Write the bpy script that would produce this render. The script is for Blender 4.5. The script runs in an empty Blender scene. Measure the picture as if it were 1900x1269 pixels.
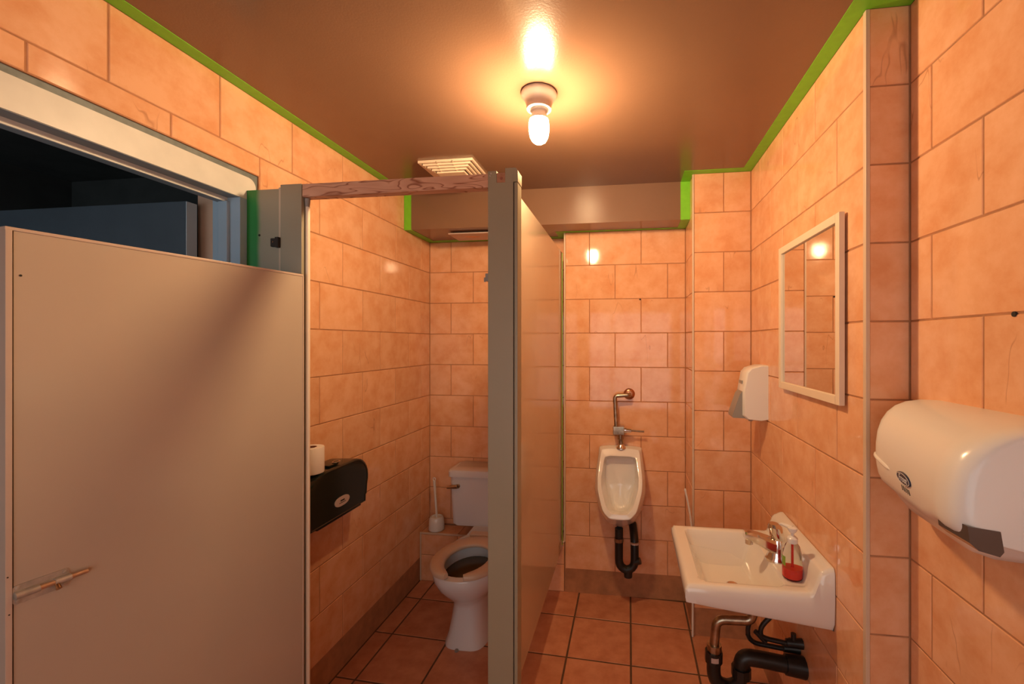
import bpy, bmesh, math, random
from mathutils import Vector, Matrix
random.seed(7)
C = bpy.context.scene.collection
# ------------------------------------------------------------------ camera, world, exposure
ZC = 1.522
cam = bpy.data.cameras.new('camera'); camo = bpy.data.objects.new('camera', cam); C.objects.link(camo)
cam.sensor_width = 36.0; cam.sensor_fit = 'HORIZONTAL'; cam.lens = 807.06 / 1900 * 36
cam.shift_x = -(1055.3 - 950) / 1900; cam.shift_y = (634.9 - 634.5) / 1900
cam.clip_start = 0.02
camo.location = (0, 0, ZC); camo.rotation_euler = (math.pi / 2, 0, 0.1381)
sc = bpy.context.scene; sc.camera = camo
w = bpy.data.worlds.new('world'); sc.world = w; w.use_nodes = True
w.node_tree.nodes['Background'].inputs[0].default_value = (0.5, 0.6, 0.75, 1)
w.node_tree.nodes['Background'].inputs[1].default_value = 0.02
vs = sc.view_settings
vs.view_transform = 'Standard'; vs.look = 'None'; vs.gamma = 1; vs.use_curve_mapping = False
vs.exposure = 0.12
BULB = 580.0        # lamp glow
BULB_COL = (1.0, 0.67, 0.36)
DAY = 1.6           # daylight on the frosted panes of the window behind the camera
# ------------------------------------------------------------------ measures (metres)
XL, XT, XC, XR1, XR2 = -1.3265, -0.392, 0.327, 0.6162, 0.7205
Y1, Y2, Y3, Y4 = 2.7638, 2.624, 2.3259, 1.237
YB = -0.72
ZCEIL = 2.396; ZBULK = 2.19; YBULK = 2.43
TW, TH = 0.3086, 0.205
Z0 = 1.3718         # a tile course line
BASE = 0.142
YS = 1.345           # front of the toilet stall
# ------------------------------------------------------------------ materials
def new_mat(name):
    m = bpy.data.materials.new(name); m.use_nodes = True
    nt = m.node_tree
    return m, nt, nt.nodes['Principled BSDF']
def N(nt, t, **kw):
    n = nt.nodes.new(t)
    for k, v in kw.items(): setattr(n, k, v)
    return n
def mat(name, col, rough=0.5, metal=0.0, var=0.0, scale=8.0, bump=0.0, bscale=200.0, coat=0.0, emit=None, trans=0.0, ior=1.5, spec=0.5):
    m, nt, b = new_mat(name)
    b.inputs['Base Color'].default_value = (*col, 1); b.inputs['Roughness'].default_value = rough
    b.inputs['Metallic'].default_value = metal; b.inputs['IOR'].default_value = ior
    b.inputs['Coat Weight'].default_value = coat; b.inputs['Transmission Weight'].default_value = trans
    b.inputs['Specular IOR Level'].default_value = spec
    tc = N(nt, 'ShaderNodeTexCoord')
    if var > 0:
        n = N(nt, 'ShaderNodeTexNoise'); n.inputs['Scale'].default_value = scale; n.inputs['Detail'].default_value = 5
        nt.links.new(tc.outputs['Object'], n.inputs['Vector'])
        r = N(nt, 'ShaderNodeValToRGB')
        r.color_ramp.elements[0].position = 0.3; r.color_ramp.elements[1].position = 0.7
        r.color_ramp.elements[0].color = (*[c * (1 - var) for c in col], 1)
        r.color_ramp.elements[1].color = (*[min(1, c * (1 + var * .6)) for c in col], 1)
        nt.links.new(n.outputs['Fac'], r.inputs['Fac']); nt.links.new(r.outputs['Color'], b.inputs['Base Color'])
    if bump > 0:
        n2 = N(nt, 'ShaderNodeTexNoise'); n2.inputs['Scale'].default_value = bscale; n2.inputs['Detail'].default_value = 3
        nt.links.new(tc.outputs['Object'], n2.inputs['Vector'])
        bp = N(nt, 'ShaderNodeBump'); bp.inputs['Strength'].default_value = bump; bp.inputs['Distance'].default_value = 0.002
        nt.links.new(n2.outputs['Fac'], bp.inputs['Height']); nt.links.new(bp.outputs['Normal'], b.inputs['Normal'])
    if emit:
        b.inputs['Emission Color'].default_value = (*emit[0], 1); b.inputs['Emission Strength'].default_value = emit[1]
    return m
def tile_mat(name, light, dark, vein, rough, veins=True, huevar=0.06):
    m, nt, b = new_mat(name)
    tc = N(nt, 'ShaderNodeTexCoord'); oi = N(nt, 'ShaderNodeObjectInfo')
    sc_ = N(nt, 'ShaderNodeVectorMath', operation='SCALE'); sc_.inputs[0].default_value = (37, 53, 91)
    nt.links.new(oi.outputs['Random'], sc_.inputs['Scale'])
    ad = N(nt, 'ShaderNodeVectorMath', operation='ADD')
    nt.links.new(tc.outputs['Object'], ad.inputs[0]); nt.links.new(sc_.outputs[0], ad.inputs[1])
    n = N(nt, 'ShaderNodeTexNoise'); n.inputs['Scale'].default_value = 11; n.inputs['Detail'].default_value = 8; n.inputs['Roughness'].default_value = .62
    nt.links.new(ad.outputs[0], n.inputs['Vector'])
    r = N(nt, 'ShaderNodeValToRGB')
    r.color_ramp.elements[0].position = .33; r.color_ramp.elements[1].position = .62
    r.color_ramp.elements[0].color = (*dark, 1); r.color_ramp.elements[1].color = (*light, 1)
    nt.links.new(n.outputs['Fac'], r.inputs['Fac'])
    col = r.outputs['Color']
    # each tile fired slightly differently
    mr = N(nt, 'ShaderNodeMapRange'); mr.inputs['To Min'].default_value = 1 - huevar; mr.inputs['To Max'].default_value = 1 + huevar * .5
    nt.links.new(oi.outputs['Random'], mr.inputs['Value'])
    mu = N(nt, 'ShaderNodeVectorMath', operation='SCALE'); nt.links.new(col, mu.inputs[0]); nt.links.new(mr.outputs['Result'], mu.inputs['Scale'])
    col = mu.outputs[0]
    if veins:
        mp = N(nt, 'ShaderNodeMapping'); mp.inputs['Scale'].default_value = (1.9, .5, 1); nt.links.new(ad.outputs[0], mp.inputs['Vector'])
        nv = N(nt, 'ShaderNodeTexNoise'); nv.inputs['Scale'].default_value = 4.0; nv.inputs['Detail'].default_value = 3; nv.inputs['Roughness'].default_value = .42
        nt.links.new(mp.outputs[0], nv.inputs['Vector'])
        s1 = N(nt, 'ShaderNodeMath', operation='SUBTRACT'); s1.inputs[1].default_value = .5; nt.links.new(nv.outputs['Fac'], s1.inputs[0])
        s2 = N(nt, 'ShaderNodeMath', operation='ABSOLUTE'); nt.links.new(s1.outputs[0], s2.inputs[0])
        s3 = N(nt, 'ShaderNodeMapRange'); s3.inputs['From Min'].default_value = 0; s3.inputs['From Max'].default_value = .0042; s3.inputs['To Min'].default_value = 1; s3.inputs['To Max'].default_value = 0
        nt.links.new(s2.outputs[0], s3.inputs['Value'])
        nm = N(nt, 'ShaderNodeTexNoise'); nm.inputs['Scale'].default_value = 5; nt.links.new(ad.outputs[0], nm.inputs['Vector'])
        s4 = N(nt, 'ShaderNodeMapRange'); s4.inputs['From Min'].default_value = .58; s4.inputs['From Max'].default_value = .64; nt.links.new(nm.outputs['Fac'], s4.inputs['Value'])
        s5 = N(nt, 'ShaderNodeMath', operation='MULTIPLY'); nt.links.new(s3.outputs[0], s5.inputs[0]); nt.links.new(s4.outputs[0], s5.inputs[1])
        s6 = N(nt, 'ShaderNodeMath', operation='MULTIPLY'); s6.inputs[1].default_value = .55; nt.links.new(s5.outputs[0], s6.inputs[0])
        mx = N(nt, 'ShaderNodeMix', data_type='RGBA'); mx.inputs[7].default_value = (*vein, 1)
        nt.links.new(s6.outputs[0], mx.inputs[0]); nt.links.new(col, mx.inputs[6]); col = mx.outputs[2]
    nt.links.new(col, b.inputs['Base Color'])
    b.inputs['Roughness'].default_value = rough
    n3 = N(nt, 'ShaderNodeTexNoise'); n3.inputs['Scale'].default_value = 45; nt.links.new(ad.outputs[0], n3.inputs['Vector'])
    bp = N(nt, 'ShaderNodeBump'); bp.inputs['Strength'].default_value = .035; bp.inputs['Distance'].default_value = .002
    nt.links.new(n3.outputs['Fac'], bp.inputs['Height']); nt.links.new(bp.outputs['Normal'], b.inputs['Normal'])
    return m
def wood_mat(name):
    m, nt, b = new_mat(name)
    tc = N(nt, 'ShaderNodeTexCoord'); mp = N(nt, 'ShaderNodeMapping'); mp.inputs['Scale'].default_value = (3.2, 14, 22)
    nt.links.new(tc.outputs['Object'], mp.inputs['Vector'])
    wv = N(nt, 'ShaderNodeTexNoise'); wv.inputs['Scale'].default_value = 1.3; wv.inputs['Detail'].default_value = 1.2; wv.inputs['Distortion'].default_value = .6
    nt.links.new(mp.outputs[0], wv.inputs['Vector'])
    ml = N(nt, 'ShaderNodeMath', operation='MULTIPLY'); ml.inputs[1].default_value = 9; nt.links.new(wv.outputs['Fac'], ml.inputs[0])
    fr = N(nt, 'ShaderNodeMath', operation='FRACT'); nt.links.new(ml.outputs[0], fr.inputs[0])
    r = N(nt, 'ShaderNodeValToRGB'); e = r.color_ramp.elements
    e[0].position = 0; e[0].color = (.66, .37, .24, 1); e[1].position = .72; e[1].color = (.60, .32, .2, 1)
    k = e.new(.86); k.color = (.26, .075, .03, 1); k = e.new(1); k.color = (.62, .34, .21, 1)
    nt.links.new(fr.outputs[0], r.inputs['Fac']); nt.links.new(r.outputs['Color'], b.inputs['Base Color'])
    b.inputs['Roughness'].default_value = .6
    return m
M = {}
M['tile'] = tile_mat('wall tile glaze', (.86, .485, .28), (.77, .365, .175), (.40, .16, .07), .07)
M['floor_tile'] = tile_mat('floor tile', (.64, .28, .15), (.50, .185, .09), (.2, .07, .03), .38, veins=False, huevar=.12)
M['base_tile'] = tile_mat('base tile', (.46, .29, .21), (.37, .21, .14), (.2, .07, .03), .3, veins=False, huevar=.1)
M['grout'] = mat('grout', (.45, .21, .10), .85, var=.2, scale=20)
M['floor_grout'] = mat('floor grout', (.13, .065, .03), .9, var=.3, scale=15)
M['plain_wall'] = mat('plain wall', (.66, .38, .24), .5, var=.1)
M['ceiling'] = mat('brown ceiling paint', (.22, .122, .074), .2, var=.06, scale=2.5, bump=.14, bscale=170)
M['green'] = mat('green paint', (.20, .62, .03), .45, var=.08, scale=30)
M['green2'] = mat('green overspray', (.02, .27, .05), .5, var=.25, scale=14)
M['trim'] = mat('cream corner trim', (.66, .50, .36), .35)
M['post'] = mat('grey laminate', (.32, .28, .19), .45, var=.05, scale=4, bump=.05, bscale=400)
M['panel'] = mat('beige laminate', (.56, .44, .32), .09, var=.04, scale=3)
M['door_face'] = mat('beige door laminate', (.48, .385, .295), .13, var=.05, scale=2)
M['metal_edge'] = mat('beige metal edging', (.55, .42, .33), .3, var=.05)
M['dark'] = mat('dark gap', (.02, .015, .01), .8)
M['frame_white'] = mat('white frame paint', (.66, .65, .60), .4, var=.07, scale=14, bump=.12, bscale=60)
M['frame_cool_lit'] = mat('white frame paint tinted cool', (.36, .47, .55), .4, var=.05)  # cool daylight on the white jamb, put into the paint colour
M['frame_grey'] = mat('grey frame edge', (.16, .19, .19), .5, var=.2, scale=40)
M['frame_soffit_shade'] = mat('shaded soffit paint', (.25, .28, .29), .45, var=.08)  # underside of the white head, its shade greyed into the colour
M['lit_leaf_edge'] = mat('daylit leaf edge', (.62, .70, .76), .4)  # daylight on the leaf edge, painted as a paler colour
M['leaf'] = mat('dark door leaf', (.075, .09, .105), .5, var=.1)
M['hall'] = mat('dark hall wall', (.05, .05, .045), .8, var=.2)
M['porcelain'] = mat('white porcelain', (.80, .76, .70), .09, coat=.3)
M['toilet_porcelain'] = mat('toilet porcelain', (.72, .72, .72), .12, coat=.2)
M['seat'] = mat('beige toilet seat', (.66, .50, .36), .3)
M['water_shade'] = mat('bowl water', (.10, .06, .02), .05)  # deep shade inside the bowl put into the brown of the water
M['white_plastic'] = mat('white plastic', (.80, .77, .72), .22)
M['cream_plastic'] = mat('cream plastic', (.80, .66, .50), .4)
M['gray_plastic'] = mat('grey plastic', (.28, .26, .23), .3)
M['smoke'] = mat('smoky glossy plastic', (.10, .075, .065), .12)
M['chrome'] = mat('chrome', (.75, .72, .68), .12, metal=1)
M['worn_chrome'] = mat('worn chrome', (.45, .37, .27), .28, metal=1, var=.35, scale=40)
M['copper'] = mat('copper flange', (.55, .27, .16), .3, metal=1, var=.3, scale=60)
M['brass'] = mat('worn brass', (.50, .30, .16), .3, metal=1, var=.3, scale=60)
M['galv'] = mat('galvanised steel', (.52, .49, .43), .42, metal=.55, var=.3, scale=40)
M['bolt_rod'] = mat('coppery bolt rod', (.62, .42, .28), .3, metal=.7, var=.2, scale=60)
M['black_plastic'] = mat('smoked black plastic', (.013, .015, .010), .14)
M['black_pipe'] = mat('black pipe', (.012, .011, .009), .4, var=.5, scale=25)
M['label'] = mat('pale label', (.55, .42, .36), .4)
M['paper'] = mat('toilet paper', (.85, .75, .66), .95, bump=.2, bscale=120)
M['card'] = mat('cardboard core', (.30, .11, .07), .9)
M['mirror'] = mat('mirror', (.80, .78, .74), .01, metal=1)
M['blue_badge'] = mat('navy badge', (.01, .02, .06), .3)
M['badge_white'] = mat('badge white', (.75, .75, .75), .4)
M['soap'] = mat('red soap', (.62, .03, .02), .2)
M['soap_film'] = mat('soap label', (.20, .35, .03), .4)
M['wood'] = wood_mat('pine beam')
M['wood_end'] = mat('pine end grain', (.42, .20, .11), .7, var=.2, scale=60)
def spray_mat(name, base, paint):
    m, nt, b = new_mat(name); b.inputs['Roughness'].default_value = .45
    tc = N(nt, 'ShaderNodeTexCoord'); sx = N(nt, 'ShaderNodeSeparateXYZ'); nt.links.new(tc.outputs['Object'], sx.inputs[0])
    n = N(nt, 'ShaderNodeTexNoise'); n.inputs['Scale'].default_value = 9; nt.links.new(tc.outputs['Object'], n.inputs['Vector'])
    ad = N(nt, 'ShaderNodeMath', operation='MULTIPLY_ADD'); ad.inputs[1].default_value = .022; nt.links.new(n.outputs['Fac'], ad.inputs[0]); nt.links.new(sx.outputs['X'], ad.inputs[2])
    mr = N(nt, 'ShaderNodeMapRange', interpolation_type='SMOOTHSTEP'); mr.inputs['From Min'].default_value = -.018; mr.inputs['From Max'].default_value = .006
    mr.inputs['To Min'].default_value = 1; mr.inputs['To Max'].default_value = 0; nt.links.new(ad.outputs[0], mr.inputs['Value'])
    mx = N(nt, 'ShaderNodeMix', data_type='RGBA'); mx.inputs[6].default_value = (*base, 1); mx.inputs[7].default_value = (*paint, 1)
    nt.links.new(mr.outputs[0], mx.inputs[0]); nt.links.new(mx.outputs[2], b.inputs['Base Color'])
    return m
M['board'] = spray_mat('grey board with overspray', (.32, .28, .19), (.02, .22, .035))
M['socket'] = mat('porcelain socket', (.50, .42, .37), .3)
M['bulb'] = mat('lamp bulb', (1, .9, .7), .3, emit=(BULB_COL, BULB))
M['daylit'] = mat('daylit frosted pane', (.5, .55, .6), .4, emit=((.98, .96, .94), DAY))
M['hall_fill'] = mat('hall fill pane', (.4, .45, .5), .4, emit=((.72, .88, 1.0), DAY * 2.2))  # cool glow of the added hall window
def clear_glass(name):
    m, nt, b = new_mat(name)
    b.inputs['Base Color'].default_value = (.95, .93, .9, 1); b.inputs['Roughness'].default_value = .03
    b.inputs['Transmission Weight'].default_value = 1; b.inputs['IOR'].default_value = 1.12
    return m
M['clear'] = clear_glass('clear plastic')
# ------------------------------------------------------------------ mesh helpers
class MB:
    def __init__(s): s.v = []; s.f = []; s.wn = False
    def add(s, vs_, fs_):
        o = len(s.v); s.v += [tuple(v) for v in vs_]; s.f += [tuple(i + o for i in f) for f in fs_]; return s
    def box(s, x0, x1, y0, y1, z0, z1):
        v = [(x0, y0, z0), (x1, y0, z0), (x1, y1, z0), (x0, y1, z0), (x0, y0, z1), (x1, y0, z1), (x1, y1, z1), (x0, y1, z1)]
        return s.add(v, [(0, 3, 2, 1), (4, 5, 6, 7), (0, 1, 5, 4), (1, 2, 6, 5), (2, 3, 7, 6), (3, 0, 4, 7)])
    def bbox(s, x0, x1, y0, y1, z0, z1, r=.004, seg=2):
        s.wn = True; bm = bmesh.new(); bmesh.ops.create_cube(bm, size=1)
        bmesh.ops.scale(bm, vec=(x1 - x0, y1 - y0, z1 - z0), verts=bm.verts)
        bmesh.ops.translate(bm, vec=((x0 + x1) / 2, (y0 + y1) / 2, (z0 + z1) / 2), verts=bm.verts)
        bmesh.ops.bevel(bm, geom=list(bm.edges), offset=r, segments=seg, profile=.5, affect='EDGES')
        bm.verts.index_update(); s.add([v.co[:] for v in bm.verts], [[v.index for v in f.verts] for f in bm.faces]); bm.free(); return s
    def loft(s, rings, cap0=True, cap1=True, closed=True):
        n = len(rings[0]); o = len(s.v)
        for r in rings: s.v += [tuple(p) for p in r]
        for i in range(len(rings) - 1):
            for j in range(n if closed else n - 1):
                k = (j + 1) % n
                s.f.append((o + i * n + j, o + i * n + k, o + (i + 1) * n + k, o + (i + 1) * n + j))
        if cap0: s.f.append(tuple(o + j for j in reversed(range(n))))
        if cap1: s.f.append(tuple(o + (len(rings) - 1) * n + j for j in range(n)))
        return s
    def tube(s, path, r, seg=14, cap=True):
        P = [Vector(p) for p in path]; rr = r if isinstance(r, (list, tuple)) else [r] * len(P)
        rings = []; up = None
        for i, p in enumerate(P):
            d = (P[min(i + 1, len(P) - 1)] - P[max(i - 1, 0)]).normalized()
            if up is None:
                up = Vector((0, 0, 1)) if abs(d.z) < .9 else Vector((1, 0, 0))
            a = d.cross(up).normalized(); b_ = a.cross(d).normalized(); up = b_
            rings.append([p + (a * math.cos(t) + b_ * math.sin(t)) * rr[i] for t in [2 * math.pi * k / seg for k in range(seg)]])
        return s.loft(rings, cap, cap)
    def lathe(s, prof, c=(0, 0, 0), seg=32, axis='z', cap0=True, cap1=True):
        rings = []
        for (r, h) in prof:
            ring = []
            for k in range(seg):
                t = 2 * math.pi * k / seg; a, b_ = r * math.cos(t), r * math.sin(t)
                ring.append((c[0] + a, c[1] + b_, c[2] + h) if axis == 'z' else (c[0] + h, c[1] + a, c[2] + b_) if axis == 'x' else (c[0] + a, c[1] + h, c[2] + b_))
            rings.append(ring)
        return s.loft(rings, cap0, cap1)
    def prism(s, poly, a0, a1, axis='y'):
        f = {'y': lambda p, a: (p[0], a, p[1]), 'x': lambda p, a: (a, p[0], p[1]), 'z': lambda p, a: (p[0], p[1], a)}[axis]
        return s.loft([[f(p, a0) for p in poly], [f(p, a1) for p in poly]])
def sstep(a, b_, t):
    t = max(0, min(1, (t - a) / (b_ - a))); return t * t * (3 - 2 * t)
ORG = {}
def fin(me, angle=35):
    bm = bmesh.new(); bm.from_mesh(me); bmesh.ops.recalc_face_normals(bm, faces=bm.faces); bm.to_mesh(me); bm.free()
    for p in me.polygons: p.use_smooth = True
    me.set_sharp_from_angle(angle=math.radians(angle))
def obj(name, mb, m, parent=None, angle=35, label=None, sub=0):
    o0 = ORG.get(parent.name, Vector((0, 0, 0))) if parent else Vector((0, 0, 0))
    me = bpy.data.meshes.new(name); me.from_pydata([tuple(Vector(v) - o0) for v in mb.v], [], mb.f)
    fin(me, angle); me.materials.append(M[m])
    ob = bpy.data.objects.new(name, me); C.objects.link(ob); ob.parent = parent; ORG[ob.name] = o0
    if label: ob['label'] = label
    if mb.wn:      # keep large faces flat beside their small bevels
        md = ob.modifiers.new('weighted', 'WEIGHTED_NORMAL'); md.keep_sharp = True; md.weight = 100
    if sub:
        md = ob.modifiers.new('smooth', 'SUBSURF'); md.levels = sub; md.render_levels = sub
    return ob
def tag(o, label, cat, group=None, kind=None):
    o['label'] = label; o['category'] = cat
    if group: o['group'] = group
    if kind: o['kind'] = kind
    return o
def thing(name, label, cat, loc, group=None, kind=None, rotz=None):
    o = bpy.data.objects.new(name, None); C.objects.link(o); o.location = loc; o.empty_display_size = .05
    ORG[o.name] = Vector(loc)
    if rotz is not None: o.rotation_euler = (0, 0, rotz); ORG[o.name] = Vector((0, 0, 0))
    return tag(o, label, cat, group, kind)
def struct(name, mb, m, label, cat):
    return tag(obj(name, mb, m), label, cat, kind='structure')
def arc(cx, cy, r, a0, a1, n):
    return [(cx + r * math.cos(math.radians(a0 + (a1 - a0) * i / n)), cy + r * math.sin(math.radians(a0 + (a1 - a0) * i / n))) for i in range(n + 1)]
def rrect(x0, x1, y0, y1, r, n=5):
    return arc(x1 - r, y1 - r, r, 0, 90, n) + arc(x0 + r, y1 - r, r, 90, 180, n) + arc(x0 + r, y0 + r, r, 180, 270, n) + arc(x1 - r, y0 + r, r, 270, 360, n)
# ------------------------------------------------------------------ tiles
TM = {}
JT = .0042
def tile_mesh(wd, ht, m, shear=0.0):
    key = (round(wd, 4), round(ht, 4), m, shear)
    if key in TM: return TM[key]
    jt = .009 if m == 'floor_tile' else JT
    a, b_, c = (wd - jt) / 2, (ht - jt) / 2, .0016
    sh = lambda x, y: y + shear * x
    v = []
    for (X, Y, Z) in ((a, b_, -.005), (a, b_, -c), (a - c, b_ - c, 0)):
        v += [(-X, sh(-X, -Y), Z), (X, sh(X, -Y), Z), (X, sh(X, Y), Z), (-X, sh(-X, Y), Z)]
    f = [(8, 9, 10, 11)]
    for k in (0, 4):
        for j in range(4): f.append((k + j, k + (j + 1) % 4, k + 4 + (j + 1) % 4, k + 4 + j))
    me = bpy.data.meshes.new('tile'); me.from_pydata(v, [], f); me.materials.append(M[m]); me.update(); TM[key] = me
    return me
def add_tile(parent, me, centre, rot, name='tile'):
    t = bpy.data.objects.new(name, me); C.objects.link(t)
    t.parent = parent; t.matrix_local = Matrix.Translation(Vector(centre)) @ rot
def frame_of(ex, en):
    ex, en = Vector(ex), Vector(en); ez = Vector((0, 0, 1))
    # local x along the wall, local y up, local z out of the wall
    if ex.cross(ez).dot(en) < 0: ex = -ex
    return Matrix((ex, ez, en)).transposed().to_4x4()
def tile_wall(parent, fixed, along, en, a0, a1, z0, z1, joff, holes=(), m='tile', base=True, bj=0.0, bstep=.308):
    """fixed: plane coordinate, along: 'x' or 'y'; odd courses have joints at joff + n*TW"""
    ex = (1, 0, 0) if along == 'x' else (0, 1, 0); rot = frame_of(ex, en)
    rects = []
    k = -6
    while Z0 + k * TH < z1 - .01:
        lo, hi = max(z0, Z0 + k * TH), min(z1, Z0 + (k + 1) * TH)
        ph = joff + (0 if k % 2 else TW / 2)
        n = math.floor((a0 - ph) / TW)
        while ph + n * TW < a1 - .004:
            rects.append([max(a0, ph + n * TW), min(a1, ph + (n + 1) * TW), lo, hi, m]); n += 1
        k += 1
    if base and z0 < BASE:
        n = math.floor((a0 - bj) / bstep)
        while bj + n * bstep < a1 - .004:
            rects.append([max(a0, bj + n * bstep), min(a1, bj + (n + 1) * bstep), 0, BASE, 'base_tile']); n += 1
    for r in rects:
        ok = True
        for (h0, h1, g0, g1) in holes:
            if r[0] < h1 - .006 and r[1] > h0 + .006 and r[2] < g1 - .004 and r[3] > g0 + .004:
                if r[3] > g1 + .01 and r[2] >= g0 - .3: r[2] = max(r[2], g1)
                elif r[1] > h1 + .01: r[0] = h1
                elif r[0] < h0 - .01: r[1] = h0
                else: ok = False
        wd, ht = r[1] - r[0], r[3] - r[2]
        if not ok or wd < .008 or ht < .008: continue
        ca, cz = (r[0] + r[1]) / 2, (r[2] + r[3]) / 2
        c = (ca, fixed, cz) if along == 'x' else (fixed, ca, cz)
        add_tile(parent, tile_mesh(wd, ht, r[4]), c, rot)
G = .0022  # grout sits this far below the tile faces
# floor
fl = struct('floor', MB().box(XL - .3, XR2 + .1, YB - .1, Y1 + .1, -.1, -G), 'floor_grout', 'square terracotta floor tiles laid with dark grout', 'floor')
SH = -.045
rotf = Matrix.Identity(4)
for i in range(-5, 4):
    xa = .008 + .3085 * i; x0, x1 = max(xa, XL), min(xa + .3085, XR2)
    if x1 - x0 < .01: continue
    for j in range(-10, 1):
        ya = 2.382 + .313 * j; h = .313 if j < 0 else .25
        xm = (x0 + x1) / 2
        add_tile(fl, tile_mesh(x1 - x0, h, 'floor_tile', SH), (xm, ya + h / 2 + SH * xm, 0), rotf)
# ceiling
struct('ceiling', MB().box(XL - .1, XR2 + .1, YB - .1, Y1 + .1, ZCEIL, ZCEIL + .1), 'ceiling', 'glossy brown painted ceiling around the bare bulb', 'ceiling')
# walls
wl = struct('wall_left', MB().box(XL - .12, XL - G, 1.405, Y1 + .1, 0, ZCEIL).box(XL - .12, XL - G, .42, 1.405, 2.121, ZCEIL).box(XL - .12, XL - G, YB, .42, 0, ZCEIL),
            'grout', 'peach tiled wall holding the doorway and the toilet roll dispenser', 'wall')
tile_wall(wl, XL, 'y', (1, 0, 0), -.1, Y1, BASE, ZCEIL, 1.7166, holes=((.42, 1.405, 0, 2.121), (YBULK, Y1 + .1, ZBULK, 3)), bj=2.444)
wb = struct('wall_back', MB().box(XL - .1, XT + .05, Y1 + G, Y1 + .1, 0, ZCEIL), 'grout', 'peach tiled wall behind the toilet', 'wall')
tile_wall(wb, Y1, 'x', (0, -1, 0), XL, XT, .31, ZBULK, -1.3315 + TW / 2, base=False)
lg = struct('wall_ledge', MB().box(XL, XT, Y2 + G, Y1, 0, .302), 'grout', 'low tiled pipe ledge under the toilet tank', 'ledge')
for (x0, x1) in ((XL + .004, -1.075), (-1.075, -.767), (-.767, XT)):
    for (z0, z1) in ((0, .166), (.166, .298)):
        add_tile(lg, tile_mesh(x1 - x0, z1 - z0, 'tile'), ((x0 + x1) / 2, Y2, (z0 + z1) / 2), frame_of((1, 0, 0), (0, -1, 0)))
    add_tile(lg, tile_mesh(x1 - x0, Y1 - Y2 - .006, 'tile'), ((x0 + x1) / 2, (Y1 + Y2) / 2, .305), Matrix.Identity(4))
wu = struct('wall_urinal', MB().box(XT + G, XC + .1, Y2 + G, Y1 + .1, 0, ZCEIL), 'grout', 'peach tiled wall that carries the urinal', 'wall')
tile_wall(wu, Y2, 'x', (0, -1, 0), XT + .006, XC, BASE, ZBULK, -.2383, bj=.008)
wp = struct('wall_pier', MB().box(XC + G, XR1 + .1, Y3 + G, Y2 + .1, 0, ZCEIL), 'grout', 'peach tiled pier between the urinal and the sink wall', 'wall')
tile_wall(wp, Y3, 'x', (0, -1, 0), XC + .006, XR1, BASE, ZCEIL, .328, bj=.3165)
tile_wall(wp, XC, 'y', (-1, 0, 0), Y3 + .006, Y2, BASE, ZCEIL, Y3 + .0, holes=((YBULK, Y2 + .1, ZBULK, 3),), bj=2.37)
wr = struct('wall_right', MB().box(XR1 + G, XR2 + .1, Y4 + G, Y3 + .1, 0, ZCEIL), 'grout', 'peach tiled wall behind the sink and the mirror', 'wall')
tile_wall(wr, XR1, 'y', (-1, 0, 0), Y4 + .012, Y3, BASE, ZCEIL, 1.7107, bj=2.37)
k = -6
while Z0 + k * TH < ZCEIL - .02:
    add_tile(wr, tile_mesh(XR2 - XR1 - .006, TH, 'tile'), ((XR1 + XR2 + .006) / 2, Y4, Z0 + (k + .5) * TH), frame_of((1, 0, 0), (0, -1, 0))); k += 1
add_tile(wr, tile_mesh(XR2 - XR1 - .006, BASE, 'base_tile'), ((XR1 + XR2 + .006) / 2, Y4, BASE / 2), frame_of((1, 0, 0), (0, -1, 0)))
ws = struct('wall_side', MB().box(XR2 + G, XR2 + .1, YB - .1, Y4 + .1, 0, ZCEIL), 'grout', 'peach tiled wall behind the white hand dryer', 'wall')
tile_wall(ws, XR2, 'y', (-1, 0, 0), -.1, Y4, BASE, ZCEIL, 1.1571, bj=1.13)
obj('plain_facing', MB().box(XR2 - .001, XR2 + .01, YB, -.1, 0, ZCEIL), 'plain_wall', ws)
obj('plain_facing', MB().box(XL - .01, XL + .001, YB, -.1, 0, ZCEIL), 'plain_wall', wl)
# wall behind the camera with its window
WX0, WX1, WZ0, WZ1 = -1.05, .58, .6, 1.95
struct('wall_front', MB().box(XL - .1, WX0, YB - .1, YB, 0, ZCEIL).box(WX1, XR2 + .1, YB - .1, YB, 0, ZCEIL).box(WX0, WX1, YB - .1, YB, 0, WZ0).box(WX0, WX1, YB - .1, YB, WZ1, ZCEIL),
       'plain_wall', 'plain peach wall with a wide frosted window', 'wall')
win = thing('window_1', 'wide frosted window letting in cool daylight', 'window', (0, YB, WZ0), kind='structure')
xm, zm = (WX0 + WX1) / 2, (WZ0 + WZ1) / 2
obj('window_frame', MB().box(WX0, WX1, YB - .06, YB + .005, WZ0, WZ0 + .03).box(WX0, WX1, YB - .06, YB + .005, WZ1 - .03, WZ1).box(WX0, WX0 + .03, YB - .06, YB + .005, WZ0 + .03, WZ1 - .03)
    .box(WX1 - .03, WX1, YB - .06, YB + .005, WZ0 + .03, WZ1 - .03).box(xm - .015, xm + .015, YB - .055, YB, WZ0 + .03, WZ1 - .03).box(WX0 + .03, WX1 - .03, YB - .05, YB - .005, zm - .012, zm + .012), 'frame_white', win)
for (a, b_) in ((WX0 + .03, xm - .015), (xm + .015, WX1 - .03)):
    for (c, d) in ((WZ0 + .03, zm - .012), (zm + .012, WZ1 - .03)):
        obj('pane', MB().box(a, b_, YB - .04, YB - .03, c, d), 'daylit', win)
# bulkhead under the ceiling
bk = struct('wall_bulkhead', MB().box(XL, XC, YBULK, Y1 + .05, ZBULK, ZCEIL), 'ceiling', 'brown painted bulkhead boxed out under the ceiling', 'bulkhead')
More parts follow.
